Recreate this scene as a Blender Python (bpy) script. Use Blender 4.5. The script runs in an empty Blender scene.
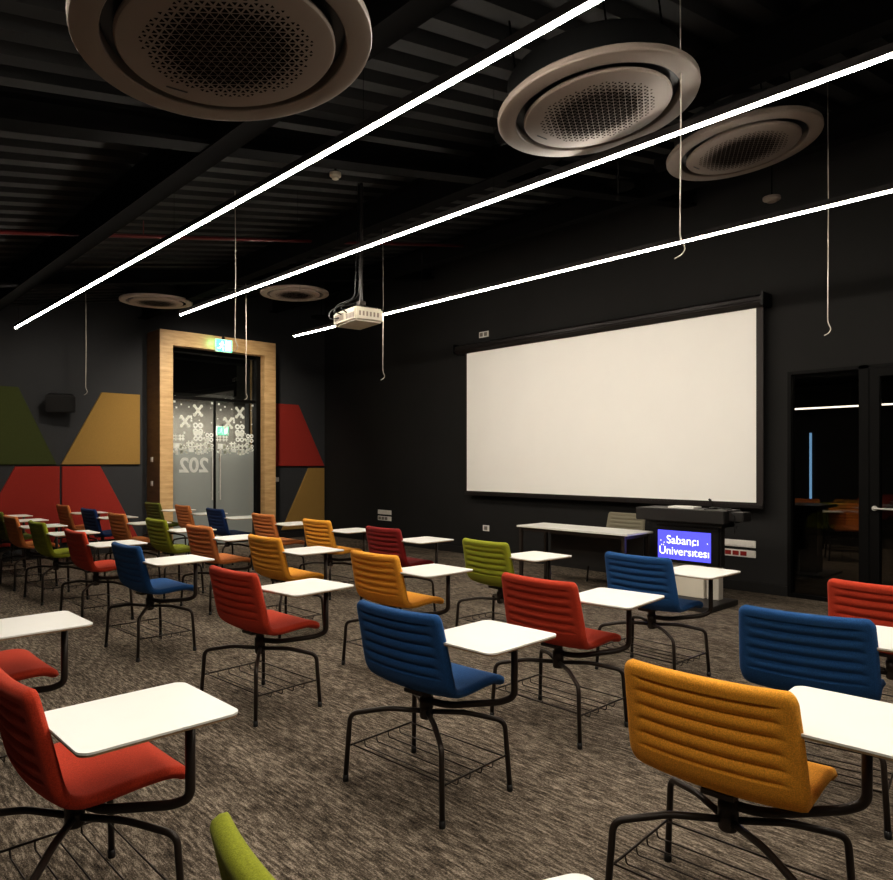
import bpy, bmesh, math, random
from mathutils import Vector, Matrix
random.seed(7)
COL = bpy.context.scene.collection
PI = math.pi
R = math.radians

# ------------------------------------------------------------------ materials
def mat(name, color, rough=0.6, metal=0.0, spec=0.5, noise=None, bump=None, emit=None, estr=0.0, sheen=0.0, coat=0.0):
    m = bpy.data.materials.new(name); m.use_nodes = True
    nt = m.node_tree; b = nt.nodes['Principled BSDF']
    b.inputs['Base Color'].default_value = (*color, 1)
    b.inputs['Roughness'].default_value = rough
    b.inputs['Metallic'].default_value = metal
    b.inputs['Specular IOR Level'].default_value = spec
    if sheen: b.inputs['Sheen Weight'].default_value = sheen
    if coat: b.inputs['Coat Weight'].default_value = coat
    if emit:
        b.inputs['Emission Color'].default_value = (*emit, 1)
        b.inputs['Emission Strength'].default_value = estr
    tc = nt.nodes.new('ShaderNodeTexCoord')
    if noise:
        sc, amt = noise
        n = nt.nodes.new('ShaderNodeTexNoise'); n.inputs['Scale'].default_value = sc; n.inputs['Detail'].default_value = 4
        nt.links.new(tc.outputs['Object'], n.inputs['Vector'])
        r = nt.nodes.new('ShaderNodeValToRGB')
        r.color_ramp.elements[0].position = .3; r.color_ramp.elements[1].position = .7
        r.color_ramp.elements[0].color = (*[c*(1-amt) for c in color], 1)
        r.color_ramp.elements[1].color = (*[min(1, c*(1+amt)) for c in color], 1)
        nt.links.new(n.outputs['Fac'], r.inputs['Fac']); nt.links.new(r.outputs['Color'], b.inputs['Base Color'])
    if bump:
        sc, st = bump
        n = nt.nodes.new('ShaderNodeTexNoise'); n.inputs['Scale'].default_value = sc; n.inputs['Detail'].default_value = 2
        nt.links.new(tc.outputs['Object'], n.inputs['Vector'])
        bp = nt.nodes.new('ShaderNodeBump'); bp.inputs['Strength'].default_value = st; bp.inputs['Distance'].default_value = .002
        nt.links.new(n.outputs['Fac'], bp.inputs['Height']); nt.links.new(bp.outputs['Normal'], b.inputs['Normal'])
    return m

def fabric(name, c): return mat(name, c, rough=.9, spec=.2, noise=(260, .22), bump=(500, .5), sheen=.06)
M = {}
M['yellow'] = fabric('mustard yellow wool', (.80, .36, .045))
M['orange'] = fabric('burnt orange wool', (.62, .22, .07))
M['red'] = fabric('brick red wool', (.50, .058, .026))
M['darkred'] = fabric('deep red wool', (.22, .018, .016))
M['blue'] = fabric('royal blue wool', (.022, .088, .235))
M['navy'] = fabric('navy wool', (.014, .04, .13))
M['green'] = fabric('lime green wool', (.27, .29, .025))
M['olive'] = fabric('olive green wool', (.12, .13, .02))
M['beige'] = fabric('grey beige wool', (.20, .18, .13))
M['metal'] = mat('dark bronze powder coat', (.040, .030, .024), rough=.36, metal=.3, spec=.5, bump=(300, .1))
M['foot'] = mat('black plastic', (.012, .011, .010), rough=.5)
M['white'] = mat('white laminate', (.86, .84, .79), rough=.35, noise=(6, .015))
M['edge'] = mat('brown board edge', (.30, .19, .10), rough=.6, noise=(60, .2))
M['wall'] = mat('charcoal wall paint', (.021, .020, .0192), rough=.8, spec=.25, noise=(1.2, .08), bump=(180, .15))
M['wallside'] = mat('slate wall paint', (.044, .045, .047), rough=.8, spec=.25, noise=(1.2, .08), bump=(180, .15))
M['base'] = mat('dark skirting', (.018, .017, .016), rough=.5, noise=(4, .1))
M['ceil'] = mat('black painted steel deck', (.003, .0026, .0023), rough=.7, noise=(2, .3))
M['beam'] = mat('black painted beam', (.0035, .003, .0028), rough=.9, spec=.1, noise=(3, .2))
M['pipe'] = mat('dark red sprinkler pipe', (.12, .006, .006), rough=.45, noise=(4, .1))
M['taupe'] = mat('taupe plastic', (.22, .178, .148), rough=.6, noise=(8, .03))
M['taupelit'] = mat('lightened taupe plastic', (.55, .46, .40), rough=.6, noise=(8, .03))  # taupe again, lightened so the far units look lit
M['hole'] = mat('dark opening', (.012, .009, .008), rough=1, spec=0, noise=(10, .1))
M['black'] = mat('black satin', (.006, .006, .006), rough=.4, noise=(10, .1))
M['screen'] = mat('matte white screen cloth', (.90, .87, .82), rough=.95, spec=.1, noise=(2, .01))
M['scrframe'] = mat('dark brown screen border', (.018, .011, .009), rough=.6, noise=(5, .1))
M['casing'] = mat('dark aluminium casing', (.022, .018, .017), rough=.4, metal=.3, noise=(5, .1))
M['projbody'] = mat('off white plastic', (.55, .50, .40), rough=.4, noise=(12, .04))
M['lens'] = mat('dark lens', (.01, .01, .012), rough=.05)
M['cord'] = mat('pale cord', (.50, .45, .38), rough=.6, noise=(20, .1))
M['steel'] = mat('brushed steel', (.60, .58, .54), rough=.35, metal=.2, noise=(30, .1))
M['led'] = mat('warm white diffuser', (.9, .85, .75), rough=.5, emit=(1.0, .93, .82), estr=64)
M['led2'] = mat('dim white line reflection', (.9, .85, .75), rough=.5, emit=(1.0, .93, .82), estr=5)
M['socket'] = mat('white socket plastic', (.78, .74, .68), rough=.4, noise=(30, .03))
M['sockred'] = mat('red socket plastic', (.28, .02, .015), rough=.4, noise=(30, .05))
M['sockgrey'] = mat('grey socket plastic', (.22, .20, .17), rough=.4, noise=(30, .05))
M['speaker'] = mat('black speaker plastic', (.010, .009, .009), rough=.55, noise=(40, .2))
M['p_olive'] = fabric('olive panel felt', (.055, .065, .020))
M['p_mustard'] = fabric('mustard panel felt', (.30, .185, .055))
M['p_red'] = fabric('red panel felt', (.30, .034, .024))
M['frame'] = mat('black door frame', (.0035, .003, .0025), rough=.6, spec=.15, noise=(6, .1))
M['signgreen'] = mat('green sign light', (.1, .6, .35), rough=.5, emit=(.08, .75, .38), estr=1.6)
M['signwhite'] = mat('white sign light', (.8, .9, .85), rough=.5, emit=(.65, 1, .85), estr=1.8)
M['signfar'] = mat('dim green sign reflection', (.1, .5, .3), rough=.5, emit=(.08, .75, .45), estr=.55)
M['signreflw'] = mat('dim white sign reflection', (.6, .8, .7), rough=.5, emit=(.5, .95, .75), estr=.6)
M['lectern'] = mat('dark grey lectern lacquer', (.022, .020, .019), rough=.45, noise=(6, .1))
M['lectwhite'] = mat('cream lectern board', (.72, .66, .55), rough=.5, noise=(5, .02))
M['lectgrey'] = mat('pale grey lectern column', (.50, .46, .40), rough=.5, noise=(5, .02))
M['dispblue'] = mat('blue display picture', (.06, .07, .6), rough=.3, emit=(.075, .07, .62), estr=1.0)
M['dispwhite'] = mat('white display letters', (.9, .9, 1), rough=.3, emit=(.8, .82, .95), estr=1.0)
M['corr'] = mat('grey corridor paint', (.17, .155, .14), rough=.8, noise=(1, .05))
M['corrfloor'] = mat('blue grey corridor floor', (.13, .16, .17), rough=.4, noise=(3, .08))
M['skyblue'] = mat('bluish slot reflection', (.2, .4, .8), rough=.5, emit=(.30, .60, 1.0), estr=1.4)

def glass(name, tint, mix):
    m = bpy.data.materials.new(name); m.use_nodes = True; nt = m.node_tree
    nt.nodes.clear()
    o = nt.nodes.new('ShaderNodeOutputMaterial'); t = nt.nodes.new('ShaderNodeBsdfTransparent'); g = nt.nodes.new('ShaderNodeBsdfGlossy')
    t.inputs['Color'].default_value = (*tint, 1); g.inputs['Roughness'].default_value = .01
    f = nt.nodes.new('ShaderNodeFresnel'); f.inputs['IOR'].default_value = mix
    mx = nt.nodes.new('ShaderNodeMixShader')
    nt.links.new(f.outputs[0], mx.inputs[0]); nt.links.new(t.outputs[0], mx.inputs[1]); nt.links.new(g.outputs[0], mx.inputs[2])
    nt.links.new(mx.outputs[0], o.inputs[0]); return m
M['glass'] = glass('clear door glass', (.80, .82, .80), 1.7)
M['darkglass'] = glass('dark tinted glass', (.45, .44, .42), 1.5)
def film(name, col, alpha):
    m = bpy.data.materials.new(name); m.use_nodes = True; nt = m.node_tree; nt.nodes.clear()
    o = nt.nodes.new('ShaderNodeOutputMaterial'); t = nt.nodes.new('ShaderNodeBsdfTransparent'); d = nt.nodes.new('ShaderNodeBsdfDiffuse')
    tl = nt.nodes.new('ShaderNodeBsdfTranslucent'); a = nt.nodes.new('ShaderNodeMixShader'); mx = nt.nodes.new('ShaderNodeMixShader')
    d.inputs[0].default_value = (*col, 1); tl.inputs[0].default_value = (*col, 1); a.inputs[0].default_value = .5
    nt.links.new(d.outputs[0], a.inputs[1]); nt.links.new(tl.outputs[0], a.inputs[2])
    mx.inputs[0].default_value = alpha
    nt.links.new(t.outputs[0], mx.inputs[1]); nt.links.new(a.outputs[0], mx.inputs[2]); nt.links.new(mx.outputs[0], o.inputs[0]); return m
M['film'] = film('grey frosted film', (.55, .58, .56), .5)
M['frost'] = film('white frosted vinyl', (1, 1, .95), .9)

def carpet():
    m = bpy.data.materials.new('streaked brown carpet'); m.use_nodes = True; nt = m.node_tree; b = nt.nodes['Principled BSDF']
    L = nt.links.new; N = nt.nodes.new
    tc = N('ShaderNodeTexCoord')
    def noise(sx, sy, det, scale=1):
        mp = N('ShaderNodeMapping'); mp.inputs['Scale'].default_value = (sx, sy, 1); L(tc.outputs['Object'], mp.inputs['Vector'])
        n = N('ShaderNodeTexNoise'); n.inputs['Scale'].default_value = scale; n.inputs['Detail'].default_value = det; n.inputs['Roughness'].default_value = .7
        L(mp.outputs[0], n.inputs['Vector']); return n
    n1 = noise(75, 11, 4); n2 = noise(240, 90, 3); n3 = noise(5, 1.0, 3)
    r = N('ShaderNodeValToRGB'); e = r.color_ramp.elements
    e[0].position = .39; e[0].color = (.014, .011, .009, 1); e[1].position = .63; e[1].color = (.46, .385, .305, 1)
    x = r.color_ramp.elements.new(.5); x.color = (.12, .096, .073, 1)
    def mth(op, a, bb):
        q = N('ShaderNodeMath'); q.operation = op
        for i, v in enumerate((a, bb)):
            if isinstance(v, (int, float)): q.inputs[i].default_value = v
            else: L(v, q.inputs[i])
        return q.outputs[0]
    s = mth('ADD', mth('MULTIPLY', n1.outputs['Fac'], .50), mth('ADD', mth('MULTIPLY', n2.outputs['Fac'], .36), mth('MULTIPLY', n3.outputs['Fac'], .14)))
    L(s, r.inputs['Fac']); L(r.outputs['Color'], b.inputs['Base Color'])
    b.inputs['Roughness'].default_value = .95; b.inputs['Specular IOR Level'].default_value = .1
    bp = N('ShaderNodeBump'); bp.inputs['Strength'].default_value = .5; bp.inputs['Distance'].default_value = .004
    L(n2.outputs['Fac'], bp.inputs['Height']); L(bp.outputs['Normal'], b.inputs['Normal'])
    return m
M['carpet'] = carpet()

def wood(name, c0, c1):
    m = bpy.data.materials.new(name); m.use_nodes = True; nt = m.node_tree; b = nt.nodes['Principled BSDF']
    L = nt.links.new; N = nt.nodes.new
    tc = N('ShaderNodeTexCoord'); mp = N('ShaderNodeMapping'); mp.inputs['Scale'].default_value = (1.4, 1.4, 9)
    L(tc.outputs['Object'], mp.inputs['Vector'])
    n = N('ShaderNodeTexNoise'); n.inputs['Scale'].default_value = 2.2; n.inputs['Detail'].default_value = 7; n.inputs['Roughness'].default_value = .65
    L(mp.outputs[0], n.inputs['Vector'])
    r = N('ShaderNodeValToRGB'); e = r.color_ramp.elements
    e[0].position = .3; e[0].color = (*c0, 1); e[1].position = .72; e[1].color = (*c1, 1)
    L(n.outputs['Fac'], r.inputs['Fac']); L(r.outputs['Color'], b.inputs['Base Color'])
    b.inputs['Roughness'].default_value = .5; return m
M['oak'] = wood('light oak veneer', (.42, .26, .11), (.66, .45, .235))

M['oakshade'] = wood('shaded oak veneer', (.10, .052, .022), (.17, .095, .045))  # oak darkened, side shade put into the colour
# ------------------------------------------------------------------ mesh helpers
def box(bm, a, b, rot=None):
    (x0, y0, z0), (x1, y1, z1) = a, b
    x0, x1 = sorted((x0, x1)); y0, y1 = sorted((y0, y1)); z0, z1 = sorted((z0, z1))
    v = [bm.verts.new(p) for p in ((x0,y0,z0),(x1,y0,z0),(x1,y1,z0),(x0,y1,z0),(x0,y0,z1),(x1,y0,z1),(x1,y1,z1),(x0,y1,z1))]
    for f in ((3,2,1,0),(4,5,6,7),(0,1,5,4),(1,2,6,5),(2,3,7,6),(3,0,4,7)): bm.faces.new([v[i] for i in f])
    return v

def bevel(bm, w, seg=2):
    bmesh.ops.bevel(bm, geom=bm.edges[:], offset=w, segments=seg, affect='EDGES', clamp_overlap=True)

def fillet(pts, rad, n=5):
    pts = [Vector(p) for p in pts]; out = [pts[0]]
    for i in range(1, len(pts)-1):
        a, p, b = pts[i-1], pts[i], pts[i+1]
        d1 = (a-p); d2 = (b-p); r = min(rad, d1.length*.45, d2.length*.45)
        s = p + d1.normalized()*r; e = p + d2.normalized()*r
        for k in range(n+1):
            t = k/n; out.append((1-t)**2*s + 2*t*(1-t)*p + t*t*e)
    out.append(pts[-1]); return out

def tube(bm, pts, r, n=8, cap=True):
    pts = [Vector(p) for p in pts]
    rs = r if isinstance(r, (list, tuple)) else [r]*len(pts)
    t0 = (pts[1]-pts[0]).normalized()
    up = Vector((0,0,1)) if abs(t0.z) < .9 else Vector((1,0,0))
    u = t0.cross(up).normalized(); rings = []
    for i, p in enumerate(pts):
        if i == 0: t = t0
        elif i == len(pts)-1: t = (pts[i]-pts[i-1]).normalized()
        else: t = ((pts[i+1]-pts[i]).normalized() + (pts[i]-pts[i-1]).normalized()).normalized()
        u = (u - t*u.dot(t)).normalized(); w = t.cross(u)
        rings.append([bm.verts.new(p + (u*math.cos(2*PI*k/n) + w*math.sin(2*PI*k/n))*rs[i]) for k in range(n)])
    for a, b in zip(rings, rings[1:]):
        for k in range(n): bm.faces.new((a[k], a[(k+1)%n], b[(k+1)%n], b[k]))
    if cap:
        bm.faces.new(list(reversed(rings[0]))); bm.faces.new(rings[-1])

def lathe(bm, prof, n=48, c=(0,0,0)):
    rings = []
    for r, z in prof:
        if r < 1e-6: rings.append([bm.verts.new((c[0], c[1], c[2]+z))])
        else: rings.append([bm.verts.new((c[0]+r*math.cos(2*PI*k/n), c[1]+r*math.sin(2*PI*k/n), c[2]+z)) for k in range(n)])
    for a, b in zip(rings, rings[1:]):
        for k in range(n):
            j = (k+1) % n
            if len(a) == 1 and len(b) == 1: continue
            if len(a) == 1: bm.faces.new((a[0], b[j], b[k]))
            elif len(b) == 1: bm.faces.new((a[k], a[j], b[0]))
            else: bm.faces.new((a[k], a[j], b[j], b[k]))

def prism(bm, poly, axis, a, b):
    """extrude 2-D polygon along axis ('x','y','z') from a to b"""
    def P(p, h):
        return {'x': (h, p[0], p[1]), 'y': (p[0], h, p[1]), 'z': (p[0], p[1], h)}[axis]
    A = [bm.verts.new(P(p, a)) for p in poly]; B = [bm.verts.new(P(p, b)) for p in poly]
    bm.faces.new(A); bm.faces.new(list(reversed(B)))
    n = len(poly)
    for i in range(n): bm.faces.new((A[i], B[i], B[(i+1)%n], A[(i+1)%n]))

def roundrect(x0, y0, x1, y1, r, n=5):
    out = []
    for cx, cy, a0 in ((x1-r, y1-r, 0), (x0+r, y1-r, 90), (x0+r, y0+r, 180), (x1-r, y0+r, 270)):
        for k in range(n+1):
            a = R(a0 + 90*k/n); out.append((cx+r*math.cos(a), cy+r*math.sin(a)))
    return out

def obj(name, bm, m, parent=None, smooth=False, auto=None):
    bmesh.ops.recalc_face_normals(bm, faces=bm.faces[:])
    me = bpy.data.meshes.new(name); bm.to_mesh(me); bm.free()
    ms = m if isinstance(m, (list, tuple)) else [m]
    for k in ms: me.materials.append(k)
    if smooth:
        for p in me.polygons: p.use_smooth = True
    o = bpy.data.objects.new(name, me); COL.objects.link(o)
    if parent: o.parent = parent
    if auto and smooth:
        md = o.modifiers.new('edge', 'EDGE_SPLIT'); md.split_angle = R(auto)
    return o

def tag(o, label=None, cat=None, group=None, kind=None):
    if label: o['label'] = label
    if cat: o['category'] = cat
    if group: o['group'] = group
    if kind: o['kind'] = kind
    return o

def thing(name, label, cat, loc=(0,0,0), rz=0, group=None):
    o = bpy.data.objects.new(name, None); o.empty_display_size = .05; COL.objects.link(o)
    o.location = loc; o.rotation_euler = (0,0,rz); return tag(o, label, cat, group)

def B(fn, *a, **k):
    bm = bmesh.new(); fn(bm, *a, **k); return bm

def bxs(*boxes, bev=0):
    bm = bmesh.new()
    for a, b in boxes: box(bm, a, b)
    if bev: bevel(bm, bev)
    return bm

def struct(name, bm, m, parent=None, smooth=False):
    o = obj(name, bm, m, parent, smooth)
    if parent is None: o['kind'] = 'structure'
    return o

# ------------------------------------------------------------------ dimensions
XW, YW = 7.9, 11.85          # screen wall, door wall
XB, YB = -2.6, -2.6          # walls behind the camera
def zc(x): return 3.25 + .19*x   # sloping roof deck

# ------------------------------------------------------------------ room shell
struct('floor', bxs(((XB,YB,-.1),(XW+.2,YW+.2,0))), M['carpet'])
# screen wall with the opening for the glazed front
def wallx():
    bm = bmesh.new()
    GY0, GY1, GZ = .35, 2.98, 2.42
    box(bm, (XW,GY1,0), (XW+.15,YW+.15,zc(XW)+.15))
    box(bm, (XW,YB,0), (XW+.15,GY0,zc(XW)+.15))
    box(bm, (XW,GY0,GZ), (XW+.15,GY1,zc(XW)+.15))
    return bm
struct('wall_right', wallx(), M['wall'])
def wally():
    bm = bmesh.new()
    prism(bm, [(XB,0),(4.66,0),(4.66,zc(4.66)+.15),(XB,zc(XB)+.15)], 'y', YW, YW+.15)
    prism(bm, [(6.26,0),(XW,0),(XW,zc(XW)+.1),(6.26,zc(6.26)+.15)], 'y', YW, YW+.15)
    prism(bm, [(4.66,3.33),(6.26,3.33),(6.26,zc(6.26)+.15),(4.66,zc(4.66)+.15)], 'y', YW, YW+.15)
    return bm
struct('wall_back', wally(), M['wallside'])
struct('wall_left', B(box, (XB-.15,YB,0), (XB,YW+.15,zc(XB)+.1)), M['wallside'])
struct('wall_front', B(prism, [(XB,0),(XW,0),(XW,zc(XW)+.1),(XB,zc(XB)+.1)], 'y', YB-.15, YB), M['wallside'])
struct('baseboard_right', bxs(((XW-.015,2.98,0),(XW,YW,.11)), bev=.003), M['base'])
struct('baseboard_back', bxs(((XB,YW-.015,0),(4.42,YW,.11)), ((6.51,YW-.015,0),(XW-.016,YW,.11)), bev=.003), M['base'])
# corrugated deck: ribs run along x, repeat in y
def deck():
    bm = bmesh.new(); prof = []
    y = YB
    while y < YW+.2:
        prof += [(y,0),(y+.11,0),(y+.14,.07),(y+.22,.07)]; y += .25
    A = [bm.verts.new((XB-.1, yy, zc(XB-.1)+h)) for yy, h in prof]
    C = [bm.verts.new((XW+.1, yy, zc(XW+.1)+h)) for yy, h in prof]
    for i in range(len(prof)-1): bm.faces.new((A[i], A[i+1], C[i+1], C[i]))
    return bm
struct('ceiling', deck(), M['ceil'])
def beam_y(x, y0=YB, y1=YW, h=.26, w=.14):
    z = zc(x)-.02
    bm = bmesh.new()
    box(bm, (x-w/2,y0,z-.02), (x+w/2,y1,z)); box(bm, (x-.006,y0,z-h+.02), (x+.006,y1,z-.02)); box(bm, (x-w/2,y0,z-h), (x+w/2,y1,z-h+.018))
    return bm
for i, x in enumerate((-1.2, 1.95, 4.35, 6.75)):
    struct('trim_%d' % (i+1), beam_y(x), M['beam'])
def beam_x(y):
    bm = bmesh.new(); a = []
    for z0, z1, w in ((-.26,-.235,.08),(-.235,-.125,.006),(-.125,-.10,.08)):
        v = box(bm, (XB,y-w,0), (XW,y+w,1))
        for q in v: q.co.z = zc(q.co.x) + (z1 if q.co.z > .5 else z0)
    return bm
for i, y in enumerate((4.1, 8.7)):
    struct('trim_%d' % (i+5), beam_x(y), M['beam'])

# ------------------------------------------------------------------ camera
F, CY, A = 705.0, 462.0, 46.5
cam_d = bpy.data.cameras.new('camera'); cam = bpy.data.objects.new('camera', cam_d); COL.objects.link(cam)
cam_d.sensor_fit = 'HORIZONTAL'; cam_d.sensor_width = 36; cam_d.lens = F/893*36
cam_d.shift_y = (CY-440)/893; cam_d.clip_start = .02
cam.location = (0,0,1.45)
cam.rotation_euler = (R(90), 0, R(A-90))   # forward = (cos A, sin A)
bpy.context.scene.camera = cam

# ------------------------------------------------------------------ tablet chair
def shell_profile():
    P = [(.254,.440),(.250,.454),(.230,.468),(.19,.476),(.12,.475),(.05,.470),(-.01,.467),(-.06,.470),(-.098,.483),(-.124,.508),(-.140,.545),(-.154,.605),(-.170,.675),(-.190,.76),(-.206,.824)]
    # resample Catmull-Rom
    V = [Vector((p[0],0,p[1])) for p in P]; out = []
    for i in range(len(V)-1):
        p0 = V[max(i-1,0)]; p1 = V[i]; p2 = V[i+1]; p3 = V[min(i+2,len(V)-1)]
        for k in range(4):
            t = k/4
            out.append(.5*((2*p1)+(p2-p0)*t+(2*p0-5*p1+4*p2-p3)*t*t+(3*p1-p0-3*p2+p3)*t**3))
    out.append(V[-1])
    s = [0]
    for a, b in zip(out, out[1:]): s.append(s[-1]+(b-a).length)
    return out, s
PROF, PS = shell_profile()
def prof_at(s):
    s = max(0, min(PS[-1]-1e-6, s))
    for i in range(len(PS)-1):
        if PS[i+1] >= s:
            t = (s-PS[i])/(PS[i+1]-PS[i]); p = PROF[i].lerp(PROF[i+1], t); d = (PROF[i+1]-PROF[i]).normalized(); return p, d
STOT = PS[-1]
SEAM = next(PS[i] for i in range(len(PS)) if PROF[i].x < -.105 and PROF[i].z > .475)
def halfw(s):
    pts = [(0,.246),(.08,.250),(.25,.250),(.40,.252),(.50,.264),(.58,.272),(.68,.270),(.85,.264),(1,.258)]
    u = s/STOT*1.0
    for (a, wa), (b, wb) in zip(pts, pts[1:]):
        if u <= b: w = wa+(wb-wa)*(u-a)/(b-a); break
    else: w = pts[-1][1]
    # rounded outline corners at both ends
    for d, rc in ((s, .035), (STOT-s, .036)):
        if d < rc: w -= rc*(1-math.sqrt(max(0, 1-((rc-d)/rc)**2)))
    return w
def shell(s0, s1, back):
    bm = bmesh.new()
    NS, NT = (96, 28) if back else (44, 24)
    T = .019
    front, rear = [], []
    for i in range(NS+1):
        k = i/NS
        # denser samples toward the free end
        s = s0+(s1-s0)*(k if back else k)
        if back and i > NS-6: s = s1-(s1-s0)*(((NS-i)/6)**1.8)*(6/NS)
        if not back and i < 6: s = s0+(s1-s0)*((i/6)**1.8)*(6/NS)
        p, d = prof_at(s); nrm = Vector((-d.z,0,d.x))  # points to sitter side
        if nrm.z < 0 and not back: nrm = -nrm
        n2 = Vector((d.z,0,-d.x)); 
        up = n2 if n2.x+n2.z > 0 else -n2
        w = halfw(s); dend = (STOT-s) if back else s
        r1, r2 = [], []
        for j in range(NT+1):
            t = -1+2*j/NT
            tt = math.copysign(1-(1-abs(t))**1.35, t)
            y = tt*w
            dside = w-abs(y); de = min(dside, dend); rr = .019
            th = T*math.sqrt(max(0,1-((rr-de)/rr)**2)) if de < rr else T
            th = max(th, .0004)
            cf = max(0, min(1, (s/STOT-.38)/.22)); cup = .022*(abs(tt)**2.2)*(.35+.65*cf*cf*(3-2*cf))       # sides wrap forward
            c = p + up*cup
            gr = 0
            if back:
                z = s-s0; H = s1-s0
                ed = max(0, min(1, (.84-abs(tt))/.12)) if abs(tt) > .72 else 1
                lo, hi = .075, H-.04
                if lo < z < hi:
                    ph = (z-lo)/(hi-lo)*5
                    fr = ph-math.floor(ph)
                    gr = (1-abs(math.sin(PI*fr))**.75)*.0135
                    if ph < .12 or ph > 4.88: gr *= .8
                gr *= ed*ed*(3-2*ed)
            puff = .004*(1-tt*tt)
            r1.append(bm.verts.new(c + Vector((0,y,0)) + up*(th+puff-(gr*.8 if back else 0))))
            r2.append(bm.verts.new(c + Vector((0,y,0)) - up*(th+puff-gr)))
        front.append(r1); rear.append(r2)
    for G in (front, rear):
        for a, b in zip(G, G[1:]):
            for j in range(NT): bm.faces.new((a[j], a[j+1], b[j+1], b[j]))
    for i in range(NS):
        for j in (0, NT): bm.faces.new((front[i][j], front[i+1][j], rear[i+1][j], rear[i][j]))
    for i in (0, NS):
        for j in range(NT): bm.faces.new((front[i][j], front[i][j+1], rear[i][j+1], rear[i][j]))
    return bm

KNEE, HUBZ = (.203, .285, .308), .335
FOOT = (.217, .303)
def leg_bm(sx, sy):
    bm = bmesh.new()
    pts = fillet([(sx*.012,sy*.02,HUBZ),(sx*.10,sy*.145,HUBZ+.004),(sx*KNEE[0],sy*KNEE[1],KNEE[2]),(sx*FOOT[0],sy*FOOT[1],.012)], .036, 6)
    tube(bm, pts, .0115, 10); return bm
def foot_bm(sx, sy):
    bm = bmesh.new(); x, y = sx*FOOT[0], sy*FOOT[1]
    tube(bm, [(x,y,0),(x,y,.004),(x-sx*.002,y-sy*.002,.03)], [.0125,.0135,.0130], 10); return bm
def rail_pt(sx, sy, z):
    t = (KNEE[2]-z)/(KNEE[2]-.012)
    return Vector((sx*(KNEE[0]+(FOOT[0]-KNEE[0])*t), sy*(KNEE[1]+(FOOT[1]-KNEE[1])*t), z))
def rack_bm():
    bm = bmesh.new(); z = .160
    for sy in (1,-1): tube(bm, [rail_pt(-1,sy,z), rail_pt(1,sy,z)], .0045, 6)
    a, b = rail_pt(1,1,z), rail_pt(1,-1,z)
    xf = a.x-.025
    for x in (xf, -xf): tube(bm, [(x,a.y,z),(x,b.y,z)], .0035, 6)
    for i in range(4):
        x = -xf+(2*xf)*(i+1)/5
        tube(bm, fillet([(x,a.y,z+.003),(x,a.y-.004,z-.03),(x,a.y-.035,z-.028),(x,b.y+.035,z-.028),(x,b.y+.004,z-.03),(x,b.y,z+.003)], .012, 3), .003, 5)
    return bm
def hub_bm():
    bm = bmesh.new()
    lathe(bm, [(0,.305),(.026,.305),(.030,.312),(.030,.36),(.024,.366),(.024,.437),(.0,.437)], 20)
    box(bm, (-.09,-.05,.434), (.10,.05,.450)); return bm
PX, PY = .206, -.336
def arm_bm():
    bm = bmesh.new()
    tube(bm, fillet([(0,0,.385),(.035,-.10,.375),(PX-.03,PY+.05,.398),(PX,PY,.425),(PX,PY,.703)], .07, 7), .0152, 12)
    tube(bm, [(0,0,.35),(0,0,.40)], .031, 16)
    return bm
def bracket_bm():
    bm = bmesh.new(); box(bm, (PX-.13,PY-.022,.697), (PX+.035,PY+.022,.705)); bevel(bm, .003, 1); return bm
TB = (.058-.224, -.318-.206, .058+.220, -.318+.200)
def tablet_bm():
    bm = bmesh.new(); prism(bm, roundrect(*TB, .035, 6), 'z', .7115, .718)
    return bm
def tedge_bm():
    bm = bmesh.new(); x0,y0,x1,y1 = TB; prism(bm, roundrect(x0+.002,y0+.002,x1-.002,y1-.002,.034,6), 'z', .705, .7115); return bm

MESH = {}
def mk(key, bm, m, smooth=True):
    bmesh.ops.recalc_face_normals(bm, faces=bm.faces[:])
    me = bpy.data.meshes.new(key); bm.to_mesh(me); bm.free(); me.materials.append(m)
    if smooth:
        for p in me.polygons: p.use_smooth = True
    MESH[key] = me
for c in ('yellow','orange','red','darkred','blue','navy','green','olive','beige'):
    if c == 'yellow':
        mk('seat_'+c, shell(0, SEAM, False), M[c]); mk('backrest_'+c, shell(SEAM, STOT, True), M[c])
    else:
        for p in ('seat_','backrest_'):
            me = MESH[p+'yellow'].copy(); me.materials[0] = M[c]; MESH[p+c] = me
for sx in (1,-1):
    for sy in (1,-1):
        mk('leg%d%d' % (sx,sy), leg_bm(sx,sy), M['metal']); mk('foot%d%d' % (sx,sy), foot_bm(sx,sy), M['foot'])
mk('rack', rack_bm(), M['metal']); mk('hub', hub_bm(), M['metal'], False); mk('arm', arm_bm(), M['metal'])
mk('bracket', bracket_bm(), M['metal'], False); mk('tablet', tablet_bm(), M['white'], False); mk('tedge', tedge_bm(), M['edge'], False)

def child(name, key, parent):
    o = bpy.data.objects.new(name, MESH[key]); COL.objects.link(o); o.parent = parent; return o
def chair(x, y, yaw, color, label, group, swing=0.0, arm=0.0):
    t = thing('tablet_chair', label, 'chair', (x,y,0), yaw, group)
    child('seat', 'seat_'+color, t); child('backrest', 'backrest_'+color, t)
    for sx in (1,-1):
        for sy in (1,-1):
            l = child('leg', 'leg%d%d' % (sx,sy), t); child('foot', 'foot%d%d' % (sx,sy), l)
    child('swivel_hub', 'hub', t); child('book_rack', 'rack', t); ar = child('tablet_arm', 'arm', t); ar.rotation_euler = (0,0,arm)
    w = child('writing_tablet', 'tablet', t)
    child('board_edge', 'tedge', w); child('bracket', 'bracket', w)
    if swing or arm:
        c, s = math.cos(swing), math.sin(swing); ca, sa = math.cos(arm), math.sin(arm)
        w.location = (ca*PX-sa*PY-(c*PX-s*PY), sa*PX+ca*PY-(s*PX+c*PY), 0); w.rotation_euler = (0,0,swing)
    return t
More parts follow.
